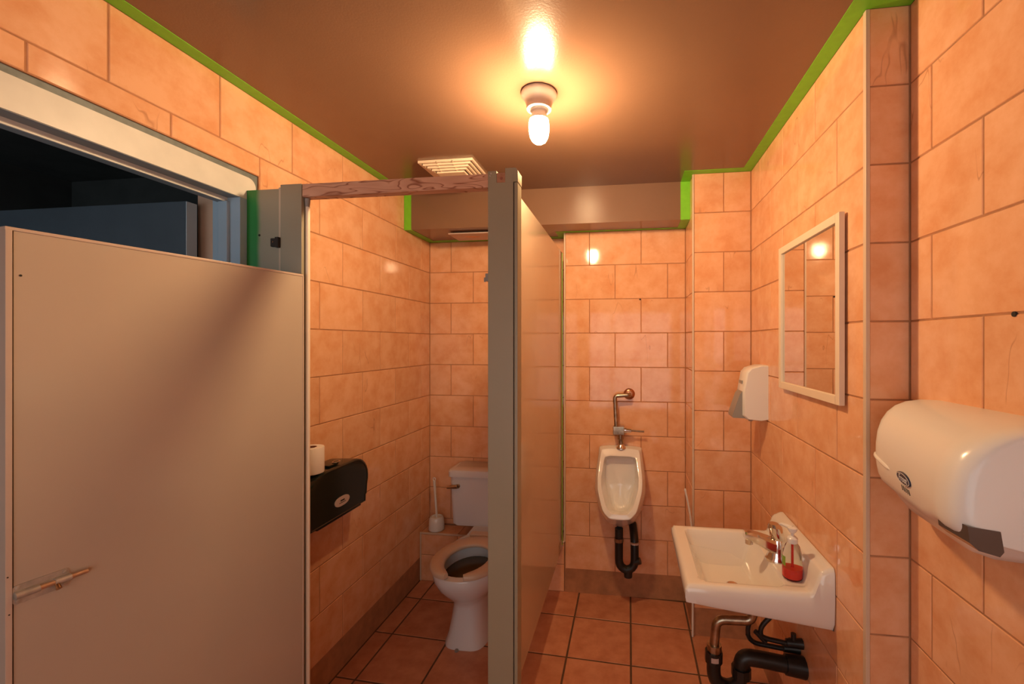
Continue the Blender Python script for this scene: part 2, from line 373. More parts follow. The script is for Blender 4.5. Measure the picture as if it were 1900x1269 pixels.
# green painted margins
gw = .048
def green(n, mb, lab): struct('trim_%d' % n, mb, 'green', lab, 'paint trim')
e = .0015
green(1, MB().box(XL, XL + gw, -.3, YBULK, ZCEIL - e, ZCEIL), 'bright green painted margin along the ceiling above the doorway wall')
green(2, MB().box(XR1 - gw, XR1, Y4 - gw, Y3, ZCEIL - e, ZCEIL), 'bright green painted margin along the ceiling above the mirror wall')
green(3, MB().box(XC - gw, XR1 - gw, Y3 - gw, Y3, ZCEIL - e, ZCEIL).box(XC - gw, XC, Y3, YBULK, ZCEIL - e, ZCEIL), 'bright green painted margin at the ceiling above the tiled pier')
green(4, MB().box(XL, XL + .044, YBULK - e, YBULK, ZBULK - e, ZCEIL), 'bright green upright margin on the bulkhead above the toilet stall')
green(5, MB().box(XC - .05, XC, YBULK - e, YBULK, ZBULK - e, ZCEIL), 'bright green upright margin on the bulkhead beside the tiled pier')
green(6, MB().box(XL, XL + gw, YBULK, Y1, ZBULK - e, ZBULK).box(XL + gw, XT, Y1 - gw, Y1, ZBULK - e, ZBULK).box(XT - .05, XC - gw, Y2 - .03, Y2, ZBULK - e, ZBULK).box(XC - gw, XC, YBULK, Y2, ZBULK - e, ZBULK).box(XT - .05, XT, Y2, Y1 - gw, ZBULK - e, ZBULK),
      'bright green margin on the underside of the brown bulkhead')
green(7, MB().box(XR1, XR2, Y4 - gw, Y4, ZCEIL - e, ZCEIL).box(XR2 - gw, XR2, -.2, Y4 - gw, ZCEIL - e, ZCEIL), 'bright green painted margin on the ceiling above the hand dryer')
# corner trims
def cream(n, mb, lab): struct('trim_%d' % n, mb, 'trim', lab, 'corner trim')
cream(8, MB().bbox(XT - .003, XT + .007, Y2 - .003, Y2 + .007, .305, ZBULK, .0025), 'pale corner strip where the partition meets the urinal wall')
cream(9, MB().bbox(XC - .003, XC + .007, Y3 - .003, Y3 + .007, 0, ZCEIL - .003, .0025), 'pale corner strip on the edge of the tiled pier')
cream(10, MB().bbox(XR1 - .003, XR1 + .008, Y4 - .003, Y4 + .013, 0, ZCEIL - .003, .0025), 'pale corner strip on the wall edge between mirror and hand dryer')
cream(11, MB().bbox(XL + .001, XT, Y2 - .004, Y2 + .006, .298, .309, .0025).bbox(XL + .001, XL + .011, Y2 - .004, Y2 + .006, 0, .298, .0025), 'pale strip edging the low tiled ledge')
# ------------------------------------------------------------------ doorway to the dark hall
dr = thing('door_1', 'white painted doorway frame with a dark door leaf opened into the hall', 'door', (XL - .06, .9, 0), kind='structure')
D0, D1, DZ = .44, 1.325, 2.022      # clear opening
fx = XL + .002
obj('frame_edge', MB().box(XL - .1, XL - .008, D0 - .02, 1.405, 2.088, 2.121).box(XL - .1, XL - .008, 1.386, 1.405, 0, 2.088), 'frame_grey', dr)
prof = [(D0 - .03, DZ), (1.389, DZ)] + arc(1.389 - .03, 2.100 - .03, .03, 0, 90, 6) + [(D0 - .03, 2.100)]
obj('frame_head', MB().prism(prof, XL - .012, fx, 'x'), 'frame_white', dr, label='white head of the frame with flaking paint')
JX = XL - .105
obj('frame_head_soffit', MB().box(XL - .05, XL - .0005, D0, D1, DZ - .0015, DZ + .01).box(JX, XL - .05, D0, D1, DZ + .0, DZ + .05), 'frame_soffit_shade', dr)
obj('frame_head_stop', MB().bbox(XL - .085, XL - .05, D0, D1, DZ - .016, DZ + .002, .003), 'frame_soffit_shade', dr)
obj('stop_nosing', MB().bbox(XL - .0525, XL - .046, D0, D1, DZ - .017, DZ + .001, .002), 'frame_white', dr)
obj('frame_jamb', MB().box(JX, XL - .012, D1, 1.386, 0, DZ + .05).box(XL - .012, fx, D1, 1.389, 0, DZ), 'frame_cool_lit', dr)
obj('jamb_stop', MB().bbox(XL - .075, XL - .038, D1 - .011, D1 + .001, 0, DZ - .014, .003), 'frame_cool_lit', dr)
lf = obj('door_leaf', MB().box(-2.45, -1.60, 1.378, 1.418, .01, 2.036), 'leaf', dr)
obj('lit_leaf_edge', MB().bbox(-1.603, -1.598, 1.378, 1.418, .01, 2.036, .0015), 'lit_leaf_edge', lf, label='hinge edge of the door leaf paled by painted daylight')
obj('hinge', MB().tube([(-1.575, 1.405, 1.68), (-1.575, 1.405, 1.80)], .009).box(-1.60, -1.50, 1.403, 1.407, 1.68, 1.79), 'brass', lf)
# hall shell
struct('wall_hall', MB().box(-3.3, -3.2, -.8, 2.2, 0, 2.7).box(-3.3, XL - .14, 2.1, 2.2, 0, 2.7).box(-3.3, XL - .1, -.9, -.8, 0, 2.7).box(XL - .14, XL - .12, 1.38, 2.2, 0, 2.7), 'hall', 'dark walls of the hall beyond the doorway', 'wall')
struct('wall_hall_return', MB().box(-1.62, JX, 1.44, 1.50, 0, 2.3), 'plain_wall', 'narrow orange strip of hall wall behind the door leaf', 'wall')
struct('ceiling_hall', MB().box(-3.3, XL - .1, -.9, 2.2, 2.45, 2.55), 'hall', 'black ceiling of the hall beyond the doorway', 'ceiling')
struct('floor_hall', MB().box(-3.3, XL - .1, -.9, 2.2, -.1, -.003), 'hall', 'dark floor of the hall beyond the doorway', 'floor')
w2 = thing('hall_fill_window', 'added frosted window panel filling the dark hall with light', 'window', (-2.2, -.8, 1.0), kind='structure')  # unseen glowing window added to brighten the hall, leaf and jamb
obj('pane', MB().box(-2.75, -1.75, -.802, -.79, 1.05, 1.95), 'hall_fill', w2)
obj('window_frame', MB().box(-2.8, -2.75, -.8, -.77, 1, 2).box(-1.75, -1.7, -.8, -.77, 1, 2).box(-2.75, -1.75, -.8, -.77, 1, 1.05).box(-2.75, -1.75, -.8, -.77, 1.95, 2), 'frame_white', w2)
# ------------------------------------------------------------------ stall
# front post with the notch for the beam
po = thing('partition_post', 'tall grey post with a notched top at the stall front', 'post', (-.40, YS, 0))
PX0, PX1 = -.4486, -.365
obj('post_body', MB().bbox(PX0, PX1, YS, YS + .027, 0, 2.032, .0015).box(PX0 + .0005, -.420, YS + .0005, YS + .0265, 2.031, 2.0696).box(-.3915, PX1, YS + .0005, YS + .0265, 2.031, 2.077), 'post', po)
obj('edge_strip', MB().bbox(PX1 + .0025, PX1 + .0145, YS, YS + .05, 0, 2.031, .003), 'post', po)
obj('seam', MB().box(PX1, PX1 + .003, YS + .004, YS + .027, 0, 2.03), 'dark', po)
obj('edge_cap', MB().prism([(PX1 + .0005, 2.032), (PX1 + .015, 2.032), (PX1 + .015, 2.067), (PX1 + .0095, 2.075), (PX1 + .0005, 2.077)], YS - .001, YS + .05, 'y'), 'post', po)
for (x, z) in ((-.441, 2.053), (-.438, 2.061)):
    obj('screw', MB().lathe([(.0028, 0), (.0028, -.002), (.0015, -.003)], (x, YS, z), 10, 'y'), 'galv', po)
obj('strike', MB().box(PX0 - .010, PX0, YS + .004, YS + .02, 1.719, 1.743).box(PX0 - .014, PX0 - .008, YS + .002, YS + .006, 1.716, 1.730), 'gray_plastic', po)
# side partition
pa = thing('partition_panel', 'long beige partition between the toilet and the urinal', 'partition', (-.42, 2.1, .265))
obj('panel', MB().bbox(-.431, -.405, YS + .03, Y2 - .002, .268, 2.068, .002), 'panel', pa)
obj('wall_channel', MB().box(-.406, -.4025, Y2 - .004, Y2 - .0005, .288, 2.066), 'green', pa, label='wall channel painted green')
obj('channel_screw', MB().lathe([(.004, 0), (.003, .003)], (-.4, Y2 - .013, .285), 10, 'y'), 'chrome', pa)
# header beam
be = thing('header_beam', 'pine beam with swirling grain over the stall doorway', 'beam', (-.78, YS + .02, 2.02))
obj('beam', MB().bbox(-1.107, PX0, YS + .002, YS + .038, 2.0187, 2.063, .0015), 'wood', be)
obj('beam_end', MB().box(-.4195, -.392, YS + .0015, YS + .03, 2.0325, 2.063), 'wood_end', be)
obj('knot', MB().lathe([(.005, 0), (.004, -.001)], (-.4045, YS + .0016, 2.046), 12, 'y'), 'card', be)
# hinge pilaster
pi = thing('hinge_pilaster', 'narrow grey pilaster carrying the beam at the stall doorway', 'post', (-1.15, YS, 0))
obj('pilaster_face', MB().bbox(-1.1885, -1.108, YS, YS + .027, 0, 2.064, .0015), 'post', pi)
obj('lit_edge_tube', MB().tube([(-1.1005, YS + .02, .02), (-1.1005, YS + .02, 1.993)], .0072), 'cream_plastic', pi)  # pilaster's return edge; lamplight on it put into the cream colour
obj('tube_cap', MB().tube([(-1.1005, YS + .018, 1.989), (-1.0995, YS + .018, 2.0165)], [.0072, .0092]), 'gray_plastic', pi)
# filler board
bo = thing('filler_board', 'flat grey filler board with green overspray between doorway frame and pilaster', 'board', (-1.26, YS, 0))
obj('board', MB().box(XL + .003, -1.197, YS + .006, YS + .022, 0, 2.052), 'board', bo)
obj('board_edge', MB().bbox(-1.1975, -1.1900, YS + .003, YS + .024, 0, 2.056, .001), 'panel', bo)
obj('bracket', MB().bbox(-1.222, -1.200, YS - .006, YS + .006, 1.8506, 1.8794, .002).box(-1.201, -1.1892, YS - .010, YS + .003, 1.847, 1.882), 'dark', bo, label='small dark metal bracket')
obj('bracket_screw', MB().lathe([(.003, 0), (.002, -.0015)], (-1.2143, YS - .006, 1.867), 10, 'y'), 'chrome', bo)
obj('plug', MB().lathe([(.004, 0), (.003, -.002)], (-1.274, YS + .0055, 1.894), 10, 'y'), 'dark', bo)
# stall door built in its own frame: local x runs from hinge to free edge, +y is the face seen from the room
hx, hy, gx, gy = -1.0945, 1.339, -1.220, .698
ang = math.atan2(gy - hy, gx - hx)
sd = thing('stall_door', 'wide beige stall door swung open across the doorway', 'door', (hx, hy, .25), rotz=ang)
L_ = .655; ZT = 1.7516 - .25
F = .0
obj('door_face', MB().box(.004, L_ - .012, F - .024, F, 0, ZT - .006), 'door_face', sd)
obj('top_edging', MB().bbox(.002, L_, F - .026, F + .002, ZT - .007, ZT, .0012), 'metal_edge', sd)
obj('free_edging', MB().bbox(L_ - .0096, L_, F - .026, F + .0035, 0, ZT - .0065, .0012), 'metal_edge', sd)
obj('edge_gap', MB().box(L_ - .012, L_ - .0096, F - .02, F - .003, 0, ZT - .007), 'dark', sd)
obj('hinge_edging', MB().bbox(.0, .005, F - .025, F + .0015, 0, ZT - .006, .001), 'metal_edge', sd)
obj('hinge_pin', MB().tube([(.001, F - .006, ZT - .018), (.001, F - .006, ZT + .002)], .004), 'brass', sd)
for (x, z, r) in ((.634, 1.6565 - .25, .0022), (.652, 1.057 - .25, .0014), (.650, .982 - .25, .0014)):
    obj('screw_hole', MB().lathe([(r, .0005), (r, .001)], (x, F + (.0032 if x > .645 else 0), z), 10, 'y'), 'dark', sd)
bz = 1.0157 - .25
bt = obj('bolt_plate', MB().prism(rrect(.565, .645, bz - .019, bz + .019, .006), F, F + .002, 'y'), 'galv', sd, label='galvanised barrel bolt plate')
obj('bolt_sleeve', MB().tube([(.644, F + .0078, bz), (.611, F + .0078, bz)], .0071).tube([(.589, F + .0078, bz), (.565, F + .0078, bz)], .0071).box(.565, .644, F, F + .004, bz - .0071, bz + .0071), 'galv', bt)
obj('bolt_rod', MB().tube([(.638, F + .0078, bz), (.5385, F + .0078, bz)], .0051), 'bolt_rod', bt)
obj('bolt_knob', MB().tube([(.587, F + .010, bz - .003), (.587, F + .019, bz - .0125)], [.0038, .005]), 'brass', bt)
for (x, z) in ((.5715, .013), (.5715, -.013), (.638, .013), (.638, -.013)):
    obj('bolt_screw', MB().lathe([(.0041, .0015), (.0037, .003), (.001, .0036)], (x, F, bz + z), 12, 'y'), 'galv', bt)
# ------------------------------------------------------------------ ceiling lamp
lp = thing('ceiling_lamp', 'bare glowing bulb in a porcelain socket on the brown ceiling', 'lamp', (-.313, 1.495, ZCEIL))
lc = (-.313, 1.495, ZCEIL)
obj('socket', MB().lathe([(.060, 0), (.063, -.006), (.060, -.016), (.049, -.030), (.044, -.046), (.043, -.060), (.032, -.062)], lc, 40), 'socket', lp)
obj('bulb_neck', MB().lathe([(.030, -.058), (.031, -.064), (.024, -.068), (.027, -.080), (.0325, -.094), (.033, -.096)], lc, 28), 'white_plastic', lp)
obj('bulb', MB().lathe([(.0322, -.0955), (.0345, -.106), (.0352, -.122), (.0345, -.140), (.031, -.157), (.024, -.170), (.013, -.178), (.002, -.181)], lc, 32), 'bulb', lp)
# ------------------------------------------------------------------ vents
ev = thing('exhaust_grille', 'cream square exhaust grille with stepped louvres on the ceiling', 'vent', (-.872, 2.112, ZCEIL))
cx, cy = -.872, 2.112
def ring(h, wdt, z0, z1):
    mb = MB()
    for (a, b_) in ((1, 0), (-1, 0), (0, 1), (0, -1)):
        if a: mb.box(cx + min(a * h, a * (h - wdt)), cx + max(a * h, a * (h - wdt)), cy - h, cy + h, z0, z1)
        else: mb.box(cx - h + wdt, cx + h - wdt, cy + min(b_ * h, b_ * (h - wdt)), cy + max(b_ * h, b_ * (h - wdt)), z0, z1)
    return mb
obj('backing', MB().box(cx - .132, cx + .132, cy - .132, cy + .132, ZCEIL - .004, ZCEIL), 'hall', ev)
for i, h in enumerate((.137, .120, .104, .088)):
    obj('louvre', ring(h, .0085, ZCEIL - .012 - .007 * i, ZCEIL - .0005 - .004 * i), 'cream_plastic', ev)
obj('centre_plate', MB().bbox(cx - .072, cx + .072, cy - .072, cy + .072, ZCEIL - .040, ZCEIL - .030, .003), 'cream_plastic', ev)
for x in (cx - .045, cx + .035):
    for i, h in enumerate((.128, .112, .096, .080)):
        zz = ZCEIL - .010 - .007 * i
        for sg in (-1, 1):
            obj('rib', MB().box(x - .0025, x + .0025, cy + sg * h - .009, cy + sg * h + .009, zz - .003, zz + .003), 'cream_plastic', ev)
pv = thing('access_plate', 'flat pale cover plate hanging under the bulkhead above the toilet', 'vent', (-.9, 2.6, ZBULK))
obj('plate', MB().bbox(-1.085, -.72, 2.505, 2.675, ZBULK - .016, ZBULK - .008, .002), 'label', pv)
obj('neck', MB().box(-1.06, -.74, 2.52, 2.66, ZBULK - .008, ZBULK), 'hall', pv)
obj('stain', MB().prism([(-.96 + .05 * math.cos(t * .5236), 2.585 + .022 * math.sin(t * .5236)) for t in range(12)], ZBULK - .0163, ZBULK - .0158, 'z'), 'copper', pv)
# ------------------------------------------------------------------ mirror
mi = thing('wall_mirror', 'upright mirror in a cream frame above the sink', 'mirror', (XR1, 1.593, 1.34))
my0, my1, mz0, mz1 = 1.338, 1.848, 1.34, 1.896; fw = .026
for nm, a in (('frame_stile', (my0, my0 + fw, mz0, mz1)), ('frame_stile', (my1 - fw, my1, mz0, mz1)), ('frame_rail', (my0 + fw, my1 - fw, mz0, mz0 + fw)), ('frame_rail', (my0 + fw, my1 - fw, mz1 - fw, mz1))):
    obj(nm, MB().bbox(XR1 - .022, XR1 - .006, a[0], a[1], a[2], a[3], .002), 'cream_plastic', mi)
obj('glass', MB().box(XR1 - .014, XR1 - .008, my0 + fw - .002, my1 - fw + .002, mz0 + fw - .002, mz1 - fw + .002), 'mirror', mi)
obj('backing', MB().box(XR1 - .008, XR1, my0 + .03, my1 - .03, mz0 + .03, mz1 - .03), 'dark', mi)
# ------------------------------------------------------------------ soap dispenser
so = thing('soap_dispenser', 'white wall soap dispenser with a grey push lever beside the tiled pier', 'dispenser', (XR1, 2.11, 1.17))
prof = [(XR1, 1.172), (XR1 - .03, 1.166), (XR1 - .09, 1.172), (XR1 - .107, 1.19), (XR1 - .107, 1.30), (XR1 - .092, 1.385), (XR1 - .075, 1.404), (XR1 - .03, 1.418), (XR1, 1.418)]
rings = []
for (y, s) in ((2.048, .93), (2.052, .97), (2.06, 1.0), (2.16, 1.0), (2.168, .97), (2.172, .93)):
    rings.append([(XR1 + (p[0] - XR1) * s, y, 1.293 + (p[1] - 1.293) * (.5 + s / 2)) for p in prof])
obj('case', MB().loft(rings), 'white_plastic', so)
obj('push_lever', MB().prism([(XR1 - .106, 1.30), (XR1 - .118, 1.285), (XR1 - .150, 1.19), (XR1 - .147, 1.178), (XR1 - .085, 1.176), (XR1 - .105, 1.20)], 2.065, 2.155, 'y'), 'gray_plastic', so)
obj('nozzle', MB().lathe([(.012, 0), (.010, -.012)], (XR1 - .06, 2.11, 1.171), 14), 'gray_plastic', so)
obj('maker_mark', MB().box(XR1 - .1045, XR1 - .1005, 2.085, 2.135, 1.332, 1.346), 'gray_plastic', so)
# ------------------------------------------------------------------ hand dryer
dy = thing('hand_dryer', 'large white rounded hand dryer with a small navy badge', 'hand dryer', (XR2, .98, 1.12))
def dryer_prof(d, rec):
    """(protrusion, z) from the wall top, out over the front and back to the wall; rec = how far the lower half is undercut"""
    low = lambda full, cut: full + (cut - full) * rec
    pts = [(0, 1.386), (d * .25, 1.387), (d * .48, 1.382), (d * .66, 1.372), (d * .80, 1.356), (d * .90, 1.336), (d * .965, 1.310), (d * .995, 1.28), (d, 1.25)]
    pts += [(d * low(.998, .985), low(1.240, 1.228)), (d * low(.992, .955), low(1.231, 1.208)), (d * low(.98, .90), low(1.222, 1.192)), (d * low(.96, .83), low(1.213, 1.183)),
            (d * low(.93, .70), low(1.206, 1.168)), (d * low(.86, .58), low(1.200, 1.146)), (d * low(.72, .44), low(1.194, 1.124)), (d * low(.4, .25), low(1.180, 1.112)), (0, low(1.172, 1.108))]
    return pts
rings = []
ts = [0, .004, .012, .025, .045, .07, .10, .14, .2, .28, .36, .44, .52, .6, .66, .72, .78, .83, .87, .90, .925, .95, .97, .985, .995, 1]
for t in ts:
    y = 1.178 - .402 * t; e_ = min(t * .402, (1 - t) * .402)
    rend = .055 if t < .5 else .032
    q = 1.0 if e_ >= rend else math.sqrt(max(0, 1 - (1 - e_ / rend) ** 2))
    q = (.70 + .30 * q) if t < .5 else (.86 + .14 * q)
    d = (.127 + .069 * min(1, t * 1.15)) * q
    rec = 1 - sstep(.62, .86, t)
    rings.append([(XR2 - p, y, 1.25 + (z - 1.25) * (.55 + .45 * q)) for (p, z) in dryer_prof(d, rec)])
dmb = MB().loft(rings)
obj('body', dmb, 'white_plastic', dy, angle=60)
from mathutils.bvhtree import BVHTree
bvh = BVHTree.FromPolygons([Vector(v) for v in dmb.v], dmb.f)
def on_dryer(y, z):
    h, n_, _, _ = bvh.ray_cast(Vector((0, y, z)), Vector((1, 0, 0)))
    return h, (n_ if n_.x < 0 else -n_)
lip = [on_dryer(1.165 - .012 * i, 1.252 - .0011 * i)[0] + Vector((.001, 0, 0)) for i in range(11)]
obj('cover_lip', MB().tube(lip, [.0035, .005] + [.0052] * 7 + [.004, .001], 10), 'white_plastic', dy)
bc, nrm = on_dryer(.968, 1.2445)
nrm = (on_dryer(.95, 1.2445)[1] + on_dryer(.985, 1.2445)[1] + nrm).normalized()
tx = Vector((0, 0, 1)).cross(nrm).normalized(); tz = nrm.cross(tx).normalized()
def on_badge(u, v_, h): return bc + tx * u + tz * v_ + nrm * h
def ell(a, b_, h, n=28): return [on_badge(a * math.cos(2 * math.pi * i / n), b_ * math.sin(2 * math.pi * i / n), h) for i in range(n)]
bd = obj('badge', MB().loft([ell(.034, .0128, -.006), ell(.034, .0128, .0020), ell(.0332, .012, .0026)]), 'blue_badge', dy, label='navy oval badge')
obj('badge_ring', MB().loft([ell(.0322, .0112, .0024), ell(.0322, .0112, .0031), ell(.0308, .0100, .0031), ell(.0308, .0100, .0024)], False, False), 'badge_white', bd)
cu = bpy.data.curves.new('txt', 'FONT'); cu.body = 'Frost'; cu.size = .0195; cu.align_x = 'CENTER'; cu.align_y = 'CENTER'; cu.extrude = .0003; cu.shear = .2; cu.resolution_u = 3
tmp = bpy.data.objects.new('txt', cu); C.objects.link(tmp)
dg = bpy.context.evaluated_depsgraph_get(); tm = tmp.evaluated_get(dg).to_mesh()
tmb = MB(); tmb.add([on_badge(v.co.x, v.co.y, .0030 + v.co.z) for v in tm.vertices], [list(p.vertices) for p in tm.polygons])
bpy.data.objects.remove(tmp)
obj('badge_lettering', tmb, 'badge_white', bd)
for i in range(5):
    y_ = .986 - .0085 * i
    p0, n0 = on_dryer(y_, 1.2275); p1, n1 = on_dryer(y_, 1.2165)
    obj('vent_slot', MB().tube([p0 - n0 * .0004, p1 - n1 * .0004], .0014, 8), 'dark', dy)
obj('outlet', MB().loft([[(XR2 - .186, y, 1.228), (XR2 - .183, y, 1.202), (XR2 - .170, y, 1.190), (XR2 - .140, y, 1.182), (XR2 - .134, y, 1.190), (XR2 - .139, y, 1.222)] for y in (.7745, .80, .845)]), 'smoke', dy, label='smoky grey air outlet')
# ------------------------------------------------------------------ sink
sk = thing('sink', 'white wall hung sink with a square basin and raised back', 'sink', (XR1, 1.64, .64))
sx0, sx1, sy0, sy1, RZ = .176, XR1 - .002, 1.408, 1.872, .757
def sdrr(x, y, x0, x1, y0, y1, r):
    qx = abs(x - (x0 + x1) / 2) - (x1 - x0) / 2 + r; qy = abs(y - (y0 + y1) / 2) - (y1 - y0) / 2 + r
    return -(math.hypot(max(qx, 0), max(qy, 0)) + min(max(qx, qy), 0) - r)      # >0 inside
def sink_z(x, y):
    z = RZ
    d = sdrr(x, y, .222, .492, 1.442, 1.838, .03)
    if d > 0:
        z -= .006 * sstep(0, .008, d) + min(.105, .09 + .05 * (x - .222) / .27) * max(0, min(1, (d - .004) / .05)) ** .85
    dk = sdrr(x, y, .47, .566, 1.448, 1.832, .03)
    if dk > 0 and x > .46: z -= .006 * sstep(0, .012, dk)
    z += .068 * sstep(.548, .582, x) + .012 * sstep(.58, .61, x)
    return z
nx, ny = 56, 60
xs = [sx0 + (sx1 - sx0) * i / nx for i in range(nx + 1)]; ys = [sy0 + (sy1 - sy0) * j / ny for j in range(ny + 1)]
mb = MB()
def edge_drop(x, y):
    r = .014; ex = min(x - sx0, 1); ey = min(y - sy0, sy1 - y)
    m_ = min(ex, ey)
    return 0 if m_ >= r else r - math.sqrt(max(0, r * r - (r - m_) ** 2))
for x in xs:
    for y in ys: mb.v.append((x, y, sink_z(x, y) - edge_drop(x, y)))
for i in range(nx):
    for j in range(ny):
        a = i * (ny + 1) + j; mb.f.append((a, a + 1, a + ny + 2, a + ny + 1))
# perimeter skirt down to the underside
per = [(i, 0) for i in range(nx + 1)] + [(nx, j) for j in range(1, ny + 1)] + [(i, ny) for i in range(nx - 1, -1, -1)] + [(0, j) for j in range(ny - 1, 0, -1)]
base_i = [i * (ny + 1) + j for (i, j) in per]
def bot(x): return .697 - .052 * ((x - sx0) / (sx1 - sx0)) ** .9
prev = base_i
for (fz, ins) in ((.5, -.001), (.86, .002), (1.0, .014)):
    cur = []
    for (i, j), b0 in zip(per, base_i):
        x, y, z = mb.v[b0]
        zb = bot(x)
        nx_ = x + (ins if i == 0 else 0); ny_ = y + (ins if j == 0 else -ins if j == ny else 0)
        cur.append(len(mb.v)); mb.v.append((nx_, ny_, z + (zb - z) * fz))
    for k in range(len(per)):
        l = (k + 1) % len(per); mb.f.append((prev[k], prev[l], cur[l], cur[k]))
    prev = cur
# underside bowl
cxm, cym = .36, 1.64
for (s, dz) in ((.75, .015), (.6, -.02), (.4, -.055)):
    cur = []
    for idx in prev if s == .75 else base_i:
        x, y, z = mb.v[idx]
        cur.append(len(mb.v)); mb.v.append((cxm + (x - cxm) * s, cym + (y - cym) * s, (bot(x) if s == .75 else .668) + dz))
    for k in range(len(per)):
        l = (k + 1) % len(per); mb.f.append((prev[k], prev[l], cur[l], cur[k]))
    prev = cur
mb.f.append(tuple(reversed(prev)))
obj('basin', mb, 'porcelain', sk, angle=50)
obj('overflow', MB().lathe([(.008, 0), (.007, -.002), (.004, -.003)], (.485, 1.64, .715), 16, 'x'), 'chrome', sk)
obj('drain', MB().lathe([(.022, .002), (.018, .004), (.006, .002)], (.37, 1.64, RZ - .113), 24), 'chrome', sk)
# tap
tp = thing('tap', 'chrome mixer tap with a stubby handle on the sink deck', 'tap', (.52, 1.64, .752))
ty = 1.632
obj('tap_body', MB().loft([[(.522 + a * rx, ty + b_ * ry, z) for (a, b_) in [(math.cos(t * math.pi / 10), math.sin(t * math.pi / 10)) for t in range(20)]] for (rx, ry, z) in ((.042, .036, .750), (.042, .036, .757), (.034, .031, .766), (.029, .027, .785), (.028, .026, .812), (.023, .022, .824))]), 'chrome', tp)
sp = []
for (x, z, wd, ht) in ((.535, .790, .025, .026), (.495, .805, .024, .024), (.455, .822, .022, .019), (.425, .832, .021, .015), (.408, .834, .019, .013)):
    sp.append([(x, ty + a * wd, z + b_ * ht) for (a, b_) in [(1, .5), (.75, .95), (0, 1.05), (-.75, .95), (-1, .5), (-1, -.6), (-.7, -1), (.7, -1), (1, -.6)]])
obj('spout', MB().loft(sp), 'chrome', tp, angle=30)
obj('aerator', MB().lathe([(.014, 0), (.014, -.020), (.011, -.022)], (.425, ty, .822), 18), 'chrome', tp)
obj('handle', MB().loft([[(x + a * r1, ty + b_ * r2, z) for (a, b_) in [(math.cos(t * math.pi / 8), math.sin(t * math.pi / 8)) for t in range(16)]] for (x, r1, r2, z) in ((.525, .018, .018, .815), (.522, .023, .024, .828), (.516, .025, .026, .848), (.512, .024, .026, .868), (.509, .016, .018, .878))]), 'chrome', tp)
# soap bottle
bx, by, bz0 = .528, 1.508, .752
sb = thing('soap_bottle', 'clear pump bottle with red soap on the sink corner', 'bottle', (bx, by, bz0))
obj('shell', MB().lathe([(.026, .001), (.0305, .006), (.031, .03), (.030, .06), (.027, .085), (.022, .105), (.015, .116), (.013, .122)], (bx, by, bz0), 32), 'clear', sb)
obj('soap', MB().lathe([(.022, .003), (.0285, .007), (.0288, .033), (.0285, .0365), (.001, .0365)], (bx, by, bz0), 28), 'soap', sb)
obj('dip_tube', MB().tube([(bx, by, bz0 + .037), (bx, by, bz0 + .12)], .0035, 10), 'soap', sb)
obj('sticker', MB().loft([[(bx + .0305 * math.cos(t), by + .0305 * math.sin(t), bz0 + z) for t in [math.radians(150 + 10 * i) for i in range(7)]] for z in (.045, .075)], False, False, False), 'soap_film', sb)
pm = obj('pump_collar', MB().lathe([(.0155, .116), (.0165, .119), (.0165, .131), (.012, .136), (.006, .138)], (bx, by, bz0), 24), 'white_plastic', sb)
obj('pump_stem', MB().tube([(bx, by, bz0 + .136), (bx, by, bz0 + .158)], .0055, 12), 'white_plastic', sb)
obj('pump_head', MB().loft([[(bx + a * .014 * k_, by + b_ * .014 * k_, bz0 + z) for (a, b_) in [(math.cos(t * math.pi / 10), math.sin(t * math.pi / 10)) for t in range(20)]] for (k_, z) in ((.7, .150), (1, .156), (1.05, .164), (.6, .168))]).tube([(bx, by, bz0 + .162), (bx - .02, by + .03, bz0 + .163), (bx - .026, by + .042, bz0 + .158)], [.008, .006, .004], 10), 'white_plastic', sb)
# trap and pipes under the sink
tr = thing('sink_trap', 'black waste trap and pipe under the sink', 'pipe', (XR1, 1.64, .365))
py = 1.64
def bend(pts, n=6):
    """rounded polyline through corner points (p, radius)"""
    out = [Vector(pts[0][0])]
    for i in range(1, len(pts) - 1):
        p, r = Vector(pts[i][0]), pts[i][1]; a = (Vector(pts[i - 1][0]) - p).normalized(); b_ = (Vector(pts[i + 1][0]) - p).normalized()
        s, e2 = p + a * r, p + b_ * r
        for k_ in range(n + 1):
            t = k_ / n; out.append(s * (1 - t) ** 2 + p * 2 * t * (1 - t) + e2 * t * t)
    out.append(Vector(pts[-1][0])); return out
obj('tailpiece', MB().tube(bend([((.44, py, .64), 0), ((.44, py, .52), .03), ((.315, py, .516), .03), ((.306, py, .42), 0)]), .0165), 'worn_chrome', tr)
obj('slip_nut', MB().tube([(.306, py, .425), (.306, py, .40)], .026, 10), 'worn_chrome', tr)
obj('union_nut', MB().tube([(.305, py, .40), (.304, py, .362)], .031, 10), 'black_pipe', tr)
obj('trap_bend', MB().tube(bend([((.304, py, .37), 0), ((.304, py, .275), .055), ((.40, py, .275), .055), ((.40, py, .345), 0)]), .0245), 'black_pipe', tr)
obj('trap_nut', MB().tube([(.40, py, .318), (.40, py, .352)], .034, 10), 'black_pipe', tr)
obj('waste_pipe', MB().tube(bend([((.40, py, .35), 0), ((.40, py, .39), .034), ((.47, py, .385), .02), ((.614, py, .368), 0)]), [.026] * 16 if False else .027), 'black_pipe', tr)
obj('wall_collar', MB().tube([(.55, py, .376), (.615, py, .369)], [.033, .036], 12), 'black_pipe', tr)
obj('pipe_label', MB().loft([[(.304 + .0315 * math.cos(t), py + .0315 * math.sin(t), z) for t in [math.radians(-115 + 12 * i) for i in range(5)]] for z in (.374, .392)], False, False, False), 'label', tr)
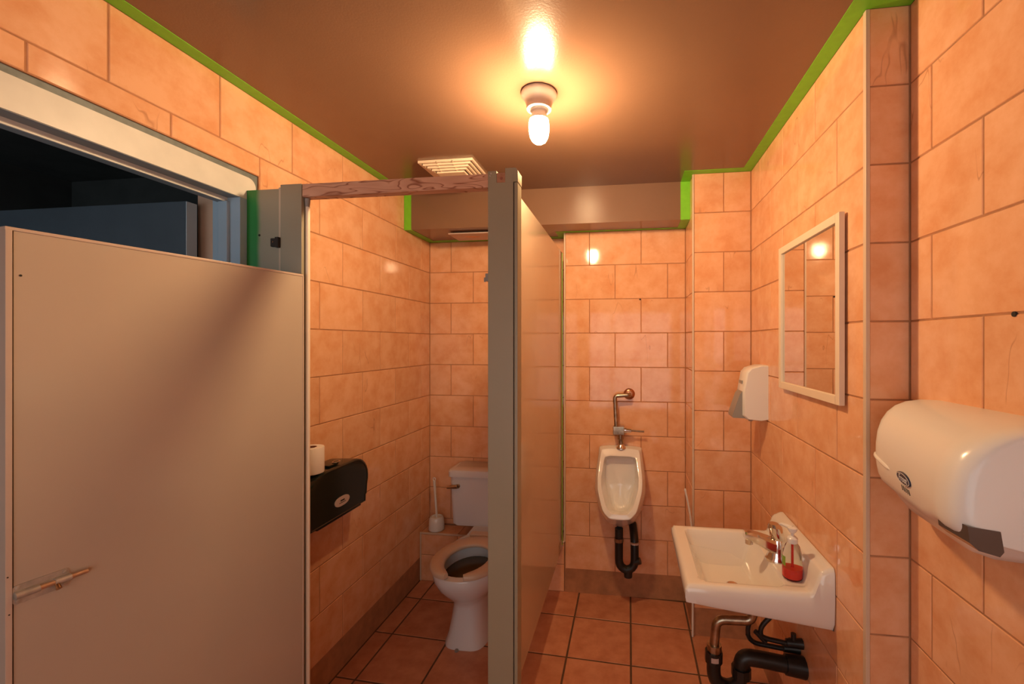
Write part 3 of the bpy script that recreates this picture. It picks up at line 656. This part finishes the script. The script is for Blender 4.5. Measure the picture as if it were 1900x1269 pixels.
for (dx, dyy, zz) in ((0, .05, .40), (.03, .02, .44)):
    h = thing('supply_hose', 'dark braided hose curving from the tap to the wall valve' if dx == 0 else 'dark braided hose running straighter down to the wall valve', 'hose', (.5, py + dyy, zz))
    obj('hose', MB().tube(bend([((.50 + dx, py + dyy, .66), 0), ((.505 + dx, py + dyy, .56), .05), ((.425 + dx, py + dyy, .47), .05), ((.445 + dx, py + dyy, zz + .01), .03), ((.58, py + dyy, zz - .005), 0)]), .0085), 'black_pipe', h)
    obj('valve', MB().tube([(.56, py + dyy, zz), (.615, py + dyy, zz)], [.014, .018], 12).tube([(.585, py + dyy, zz), (.585, py + dyy, zz + .035)], .009, 10), 'black_pipe', h)
# stick leaning on the pier
stk = thing('white_stick', 'thin white bent plastic stick beside the tiled pier behind the sink', 'stick', (.3245, 2.313, 0))
obj('rod', MB().tube(bend([((.3245, 2.313, .003), 0), ((.3245, 2.313, .58), .12), ((.288, 2.313, .755), 0)]), .005, 10), 'white_plastic', stk)
obj('rod_tip', MB().tube([(.288, 2.313, .755), (.2865, 2.313, .764)], [.0058, .004], 10), 'white_plastic', stk)
# ------------------------------------------------------------------ urinal
ux = -.052
ur = thing('urinal', 'white wall hung urinal with a narrow tapered bowl', 'urinal', (ux, Y2, .42))
def ringp(half, y_of_z):
    """half outline (x>=0) from top centre to bottom centre -> closed ring, y from z"""
    pts = [(x, z) for (x, z) in half] + [(-x, z) for (x, z) in reversed(half) if x > 1e-6]
    return [(ux + x, y_of_z(x, z), z) for (x, z) in pts]
back = [(0, .908), (.07, .906), (.128, .899), (.128, .86), (.135, .76), (.140, .66), (.118, .54), (.08, .46), (0, .425)]
mid = [(0, .907), (.07, .905), (.124, .898), (.130, .86), (.148, .76), (.153, .66), (.128, .55), (.085, .475), (0, .44)]
rim = [(0, .900), (.07, .900), (.108, .894), (.113, .865), (.125, .755), (.122, .70), (.092, .61), (.055, .575), (0, .572)]
rin = [(0, .862), (.06, .862), (.088, .856), (.093, .835), (.105, .752), (.100, .705), (.072, .628), (.045, .602), (0, .600)]
rdp = [(0, .84), (.05, .84), (.076, .834), (.082, .815), (.088, .75), (.085, .70), (.06, .60), (.035, .57), (0, .565)]
rdd = [(0, .80), (.03, .80), (.05, .79), (.055, .77), (.06, .72), (.055, .66), (.04, .58), (.02, .56), (0, .555)]
yr = lambda x, z: 2.565 - .245 * sstep(.93, .58, z) if z < .93 else 2.565
yrim = lambda x, z: 2.56 - .225 * max(0, min(1, (.90 - z) / .31))
ymid = lambda x, z: (2.624 + yrim(x, max(z, .56))) / 2 + (.0 if z > .56 else .045)
rings = [ringp(back, lambda x, z: Y2 - .001), ringp(mid, ymid), ringp(rim, yrim), ringp(rin, lambda x, z: yrim(x, z) + .002), ringp(rdp, lambda x, z: 2.575 - (.10 * sstep(.68, .56, z))), ringp(rdd, lambda x, z: 2.58 - .06 * sstep(.6, .55, z))]
def mixr(a, b_, t): return [tuple(Vector(p) * (1 - t) + Vector(q) * t) for p, q in zip(a, b_)]
def corners(r, t=.13):      # cut each corner so that subdivision keeps the outline angular
    out = []
    for i, p in enumerate(r):
        p = Vector(p); out.append(tuple(p.lerp(Vector(r[i - 1]), t))); out.append(tuple(p.lerp(Vector(r[(i + 1) % len(r)]), t)))
    return out
rings = [corners(r) for r in rings]
R = [rings[0], mixr(rings[0], rings[1], .12), rings[1], mixr(rings[1], rings[2], .9), rings[2], mixr(rings[2], rings[3], .15), mixr(rings[2], rings[3], .88), rings[3], mixr(rings[3], rings[4], .1), mixr(rings[3], rings[4], .9), rings[4], mixr(rings[4], rings[5], .15), rings[5]]
obj('bowl', MB().loft(R), 'porcelain', ur, angle=180, sub=2)
obj('spud', MB().lathe([(.030, 0), (.029, .006), (.020, .016), (.016, .024)], (-.048, 2.572, .90), 20), 'chrome', ur)
obj('maker_mark', MB().box(-.062, -.034, 2.553, 2.5555, .880, .885), 'gray_plastic', ur)
fv = thing('flush_valve', 'corroded chrome flush valve and pipe above the urinal', 'valve', (-.05, 2.572, .92))
fy = 2.572
obj('supply_pipe', MB().tube(bend([((.0, Y2 - .012, 1.213), 0), ((.0, fy, 1.213), .012), ((-.084, fy, 1.206), .018), ((-.076, fy, 1.03), 0)]), .0122), 'worn_chrome', fv)
obj('wall_flange', MB().lathe([(.012, -.011), (.020, -.010), (.032, -.0035), (.034, 0)], (0, Y2, 1.213), 24, 'y'), 'copper', fv)
obj('valve_body', MB().bbox(-.094, -.028, fy - .026, fy + .024, .981, 1.031, .004), 'worn_chrome', fv)
obj('outlet_tube', MB().tube([(-.05, fy, .985), (-.05, fy, .955), (-.048, fy, .95), (-.048, fy, .912)], [.020, .020, .0155, .0155]), 'worn_chrome', fv)
hd = obj('handle_socket', MB().tube([(-.037, fy, 1.007), (-.018, fy, 1.006), (-.017, fy, 1.006), (.012, fy, 1.004)], [.017, .017, .0135, .011], 14), 'chrome', fv)
obj('handle', MB().tube([(.01, fy, 1.004), (.086, fy, 1.001)], [.0052, .0052], 10), 'worn_chrome', hd)
ut = thing('urinal_trap', 'black looped waste trap under the urinal', 'pipe', (-.02, 2.5, .2))
uy = 2.50
obj('trap_loop', MB().tube(bend([((-.058, uy, .46), 0), ((-.058, uy, .225), .06), ((.032, uy, .225), .06), ((.030, uy + .02, .40), .05), ((.02, Y2 - .004, .44), 0)]), .0235), 'black_pipe', ut)
obj('union_nut', MB().tube([(-.058, uy, .385), (-.058, uy, .405)], .027, 10), 'worn_chrome', ut)
obj('pipe_band', MB().tube([(.031, uy + .004, .372), (.031, uy + .005, .38)], .025, 12), 'label', ut)
obj('cleanout', MB().tube([(-.006, uy, .235), (-.006, uy, .187)], .0235, 12), 'black_pipe', ut)
obj('side_cap', MB().tube([(.03, uy, .272), (.062, uy - .006, .285)], [.02, .019], 12), 'black_pipe', ut)
# ------------------------------------------------------------------ toilet
tx0 = -.822
to = thing('toilet', 'white floor toilet with an open front beige seat', 'toilet', (tx0, 2.3, 0))
def oval(cxx, hw, yf, yb, z, n=36, sq=2.2):
    out = []
    cyy = yf + (yb - yf) * .45
    for k_ in range(n):
        t = 2 * math.pi * k_ / n; c_, s_ = math.cos(t), math.sin(t)
        px_ = math.copysign(abs(c_) ** (2 / sq), c_) * hw
        py_ = math.copysign(abs(s_) ** (2 / sq), s_)
        out.append((cxx + px_, cyy + (py_ * (cyy - yf) if py_ < 0 else py_ * (yb - cyy)), z))
    return out
rings = [oval(tx0, .113, 2.052, 2.50, .0, sq=4), oval(tx0, .112, 2.052, 2.50, .012, sq=4), oval(tx0, .100, 2.062, 2.50, .05, sq=3.6), oval(tx0, .090, 2.075, 2.49, .12, sq=3.2), oval(tx0, .085, 2.085, 2.48, .185, sq=2.8),
         oval(tx0, .092, 2.075, 2.48, .215, sq=2.5), oval(tx0, .130, 2.03, 2.50, .255, sq=2.3), oval(tx0, .160, 1.985, 2.51, .30, sq=2.2), oval(tx0, .176, 1.957, 2.52, .345, sq=2.2), oval(tx0, .180, 1.95, 2.52, .385, sq=2.2), oval(tx0, .176, 1.955, 2.52, .392, sq=2.2),
         oval(tx0, .140, 1.995, 2.36, .392, sq=2.1), oval(tx0, .138, 1.998, 2.355, .36, sq=2.1), oval(tx0, .125, 2.02, 2.34, .30, sq=2.0), oval(tx0, .08, 2.08, 2.30, .21, sq=2.0)]
obj('bowl', MB().loft(rings), 'toilet_porcelain', to, angle=50)
obj('water_shade', MB().loft([oval(tx0, .131, 2.006, 2.335, .328), oval(tx0, .1315, 2.006, 2.335, .3285)]), 'water_shade', to)
# open front seat: a U of lofted cross sections
seat_r = []
for k_ in range(41):
    a = math.radians(-90 + 17 + (360 - 34) * k_ / 40)
    c_, s_ = math.cos(a), math.sin(a)
    ro = (.187 * c_, (.245 if s_ > 0 else .215) * s_); ri = (.108 * c_, (.138 if s_ > 0 else .168) * s_)
    cy_ = 2.155
    tip = 1.0 if 1 < k_ < 39 else (.86 if k_ in (1, 39) else .5)
    mo = ((ro[0] + ri[0]) / 2, (ro[1] + ri[1]) / 2); ho = ((ro[0] - ri[0]) / 2 * tip, (ro[1] - ri[1]) / 2 * tip)
    sec = []
    for (u_, z) in ((-1, .402), (-.97, .411), (-.8, .417), (0, .421), (.8, .417), (.97, .411), (1, .402), (.9, .395), (-.9, .395)):
        sec.append((tx0 + mo[0] + ho[0] * u_, cy_ + mo[1] + ho[1] * u_, z))
    seat_r.append(sec)
obj('seat', MB().loft(seat_r), 'seat', to, angle=50)
obj('seat_hinge', MB().bbox(tx0 - .09, tx0 + .09, 2.40, 2.45, .393, .418, .005), 'seat', to)
tk = obj('tank', MB().loft([[(tx0 + (x - tx0), y, z) for (x, y) in rrect(tx0 - hw, tx0 + hw, 2.565, 2.757, .03)] for (hw, z) in ((.25, .392), (.265, .40), (.276, .55), (.281, .69))]), 'toilet_porcelain', to)
obj('tank_neck', MB().box(tx0 - .12, tx0 + .12, 2.45, 2.73, .34, .395), 'toilet_porcelain', to)
obj('lid', MB().loft([[(x, y, z) for (x, y) in rrect(tx0 - .281 - e_, tx0 + .281 + e_, 2.560 - e_, 2.760, .03)] for (e_, z) in ((-.002, .688), (.008, .692), (.009, .722), (.004, .732), (-.01, .736))]), 'toilet_porcelain', to)
fh = obj('flush_lever', MB().tube([(-1.045, 2.548, .636), (-1.085, 2.543, .634), (-1.108, 2.542, .631)], [.0125, .0105, .008], 12), 'worn_chrome', tk)
obj('lever_boss', MB().lathe([(.012, 0), (.013, -.012), (.009, -.016)], (-1.044, 2.566, .636), 16, 'y'), 'worn_chrome', fh)
obj('floor_bolt_cap', MB().lathe([(.010, 0), (.009, .008), (.003, .011)], (tx0 - .02, 2.046, 0), 12), 'gray_plastic', to)
# toilet brush
tb = thing('toilet_brush', 'white toilet brush standing in its holder on the tiled ledge', 'toilet brush', (-1.238, 2.678, .306))
obj('holder', MB().lathe([(.047, 0), (.050, .004), (.049, .04), (.045, .075), (.040, .084), (.034, .086), (.030, .080)], (-1.238, 2.678, .308), 30), 'white_plastic', tb)
bh = obj('handle', MB().tube([(-1.236, 2.678, .385), (-1.240, 2.676, .44), (-1.247, 2.674, .55), (-1.251, 2.672, .625)], [.0075, .0065, .0075, .0085], 12), 'white_plastic', tb)
obj('hanging_loop', MB().tube([(-1.251 + .008 * math.cos(t), 2.672, .634 + .010 * math.sin(t)) for t in [math.radians(-80 + 20 * i) for i in range(18)]], .003, 8), 'white_plastic', bh)
# ------------------------------------------------------------------ toilet roll dispenser
td = thing('roll_dispenser', 'smoked black jumbo roll dispenser on the tiled wall', 'dispenser', (XL, 1.72, .79))
FX = -1.20
def disp_outline(y0, y1, z0, z1):
    r = (z1 - z0) * .46
    return [(y0, z0), (y1 - .02, z0), (y1 - .018, z0 + .03), (y1 - .012, z0 + .034)] + arc(y1 - r, z1 - r, r, -20, 90, 9) + arc(y0 + r, z1 - r, r, 90, 180, 9)
ol = disp_outline(1.495, 1.88, .79, 1.003)
cyo, czo = 1.688, .896
rings = []
for (x, s) in ((XL + .001, .965), (XL + .06, .985), (FX - .012, 1.0), (FX - .004, .99), (FX, .955), (FX + .0005, .93), (FX - .002, .915)):
    rings.append([(x, cyo + (p[0] - cyo) * (s if p[0] > cyo or s > .95 else s), czo + (p[1] - czo) * s) for p in ol])
obj('cover', MB().loft(rings), 'black_plastic', td, angle=40)
obj('tear_bar', MB().bbox(FX - .03, FX - .008, 1.55, 1.83, .781, .791, .003), 'black_plastic', td)
lb = obj('label_plate', MB().loft([[(x, 1.688 + .047 * sgn(math.cos(t)) if False else 1.688 + .047 * math.copysign(abs(math.cos(t)) ** .75, math.cos(t)), .853 + .020 * math.sin(t)) for t in [2 * math.pi * i / 28 for i in range(28)]] for x in (FX - .004, FX + .001)]), 'label', td, label='pale oval label')
obj('label_line', MB().box(FX + .001, FX + .0016, 1.667, 1.709, .846, .8485), 'dark', lb)
obj('label_line', MB().box(FX + .001, FX + .0016, 1.675, 1.701, .853, .859), 'dark', lb)
kl = thing('lock_key', 'small black key tag lying on the roll dispenser', 'key', (-1.24, 1.675, 1.004))
obj('tag', MB().bbox(-1.255, -1.225, 1.64, 1.70, 1.0035, 1.012, .003), 'black_plastic', kl)
obj('key_ring', MB().tube([(-1.235 + .012 * math.cos(t), 1.697 + .018 * math.sin(t), 1.014) for t in [2 * math.pi * i / 20 for i in range(21)]], .0022, 8), 'chrome', kl)
tpR = thing('toilet_roll', 'spare white toilet roll standing on the black dispenser', 'toilet roll', (-1.255, 1.57, 1.0035))
obj('paper', MB().loft([[(-1.255 + r * math.cos(2 * math.pi * i / 36), 1.572 + r * math.sin(2 * math.pi * i / 36), 1.0035 + z) for i in range(36)] for (r, z) in ((.047, 0), (.0485, .003), (.0485, .099), (.047, .102), (.0225, .102), (.0225, .02))], True, True), 'paper', tpR)
obj('core', MB().loft([[(-1.255 + r * math.cos(2 * math.pi * i / 24), 1.572 + r * math.sin(2 * math.pi * i / 24), 1.0035 + z) for i in range(24)] for (r, z) in ((.0222, .021), (.0222, .1015), (.0205, .1015), (.0205, .021))], False, False), 'card', tpR)
# small plugs left in the tile joints
for (nm, c, ax, lab) in (('wall_plug', (.064, Y2 - .001, 1.777), 'y', 'tiny dark plug in the joint above the flush pipe'), ('wall_plug', (XR2 - .001, .929, 1.575), 'x', 'tiny dark plug in the joint above the hand dryer')):
    tag(obj(nm, MB().lathe([(.005, .002), (.005, -.001), (.003, -.0015)], c, 12, ax), 'dark'), lab, 'plug')
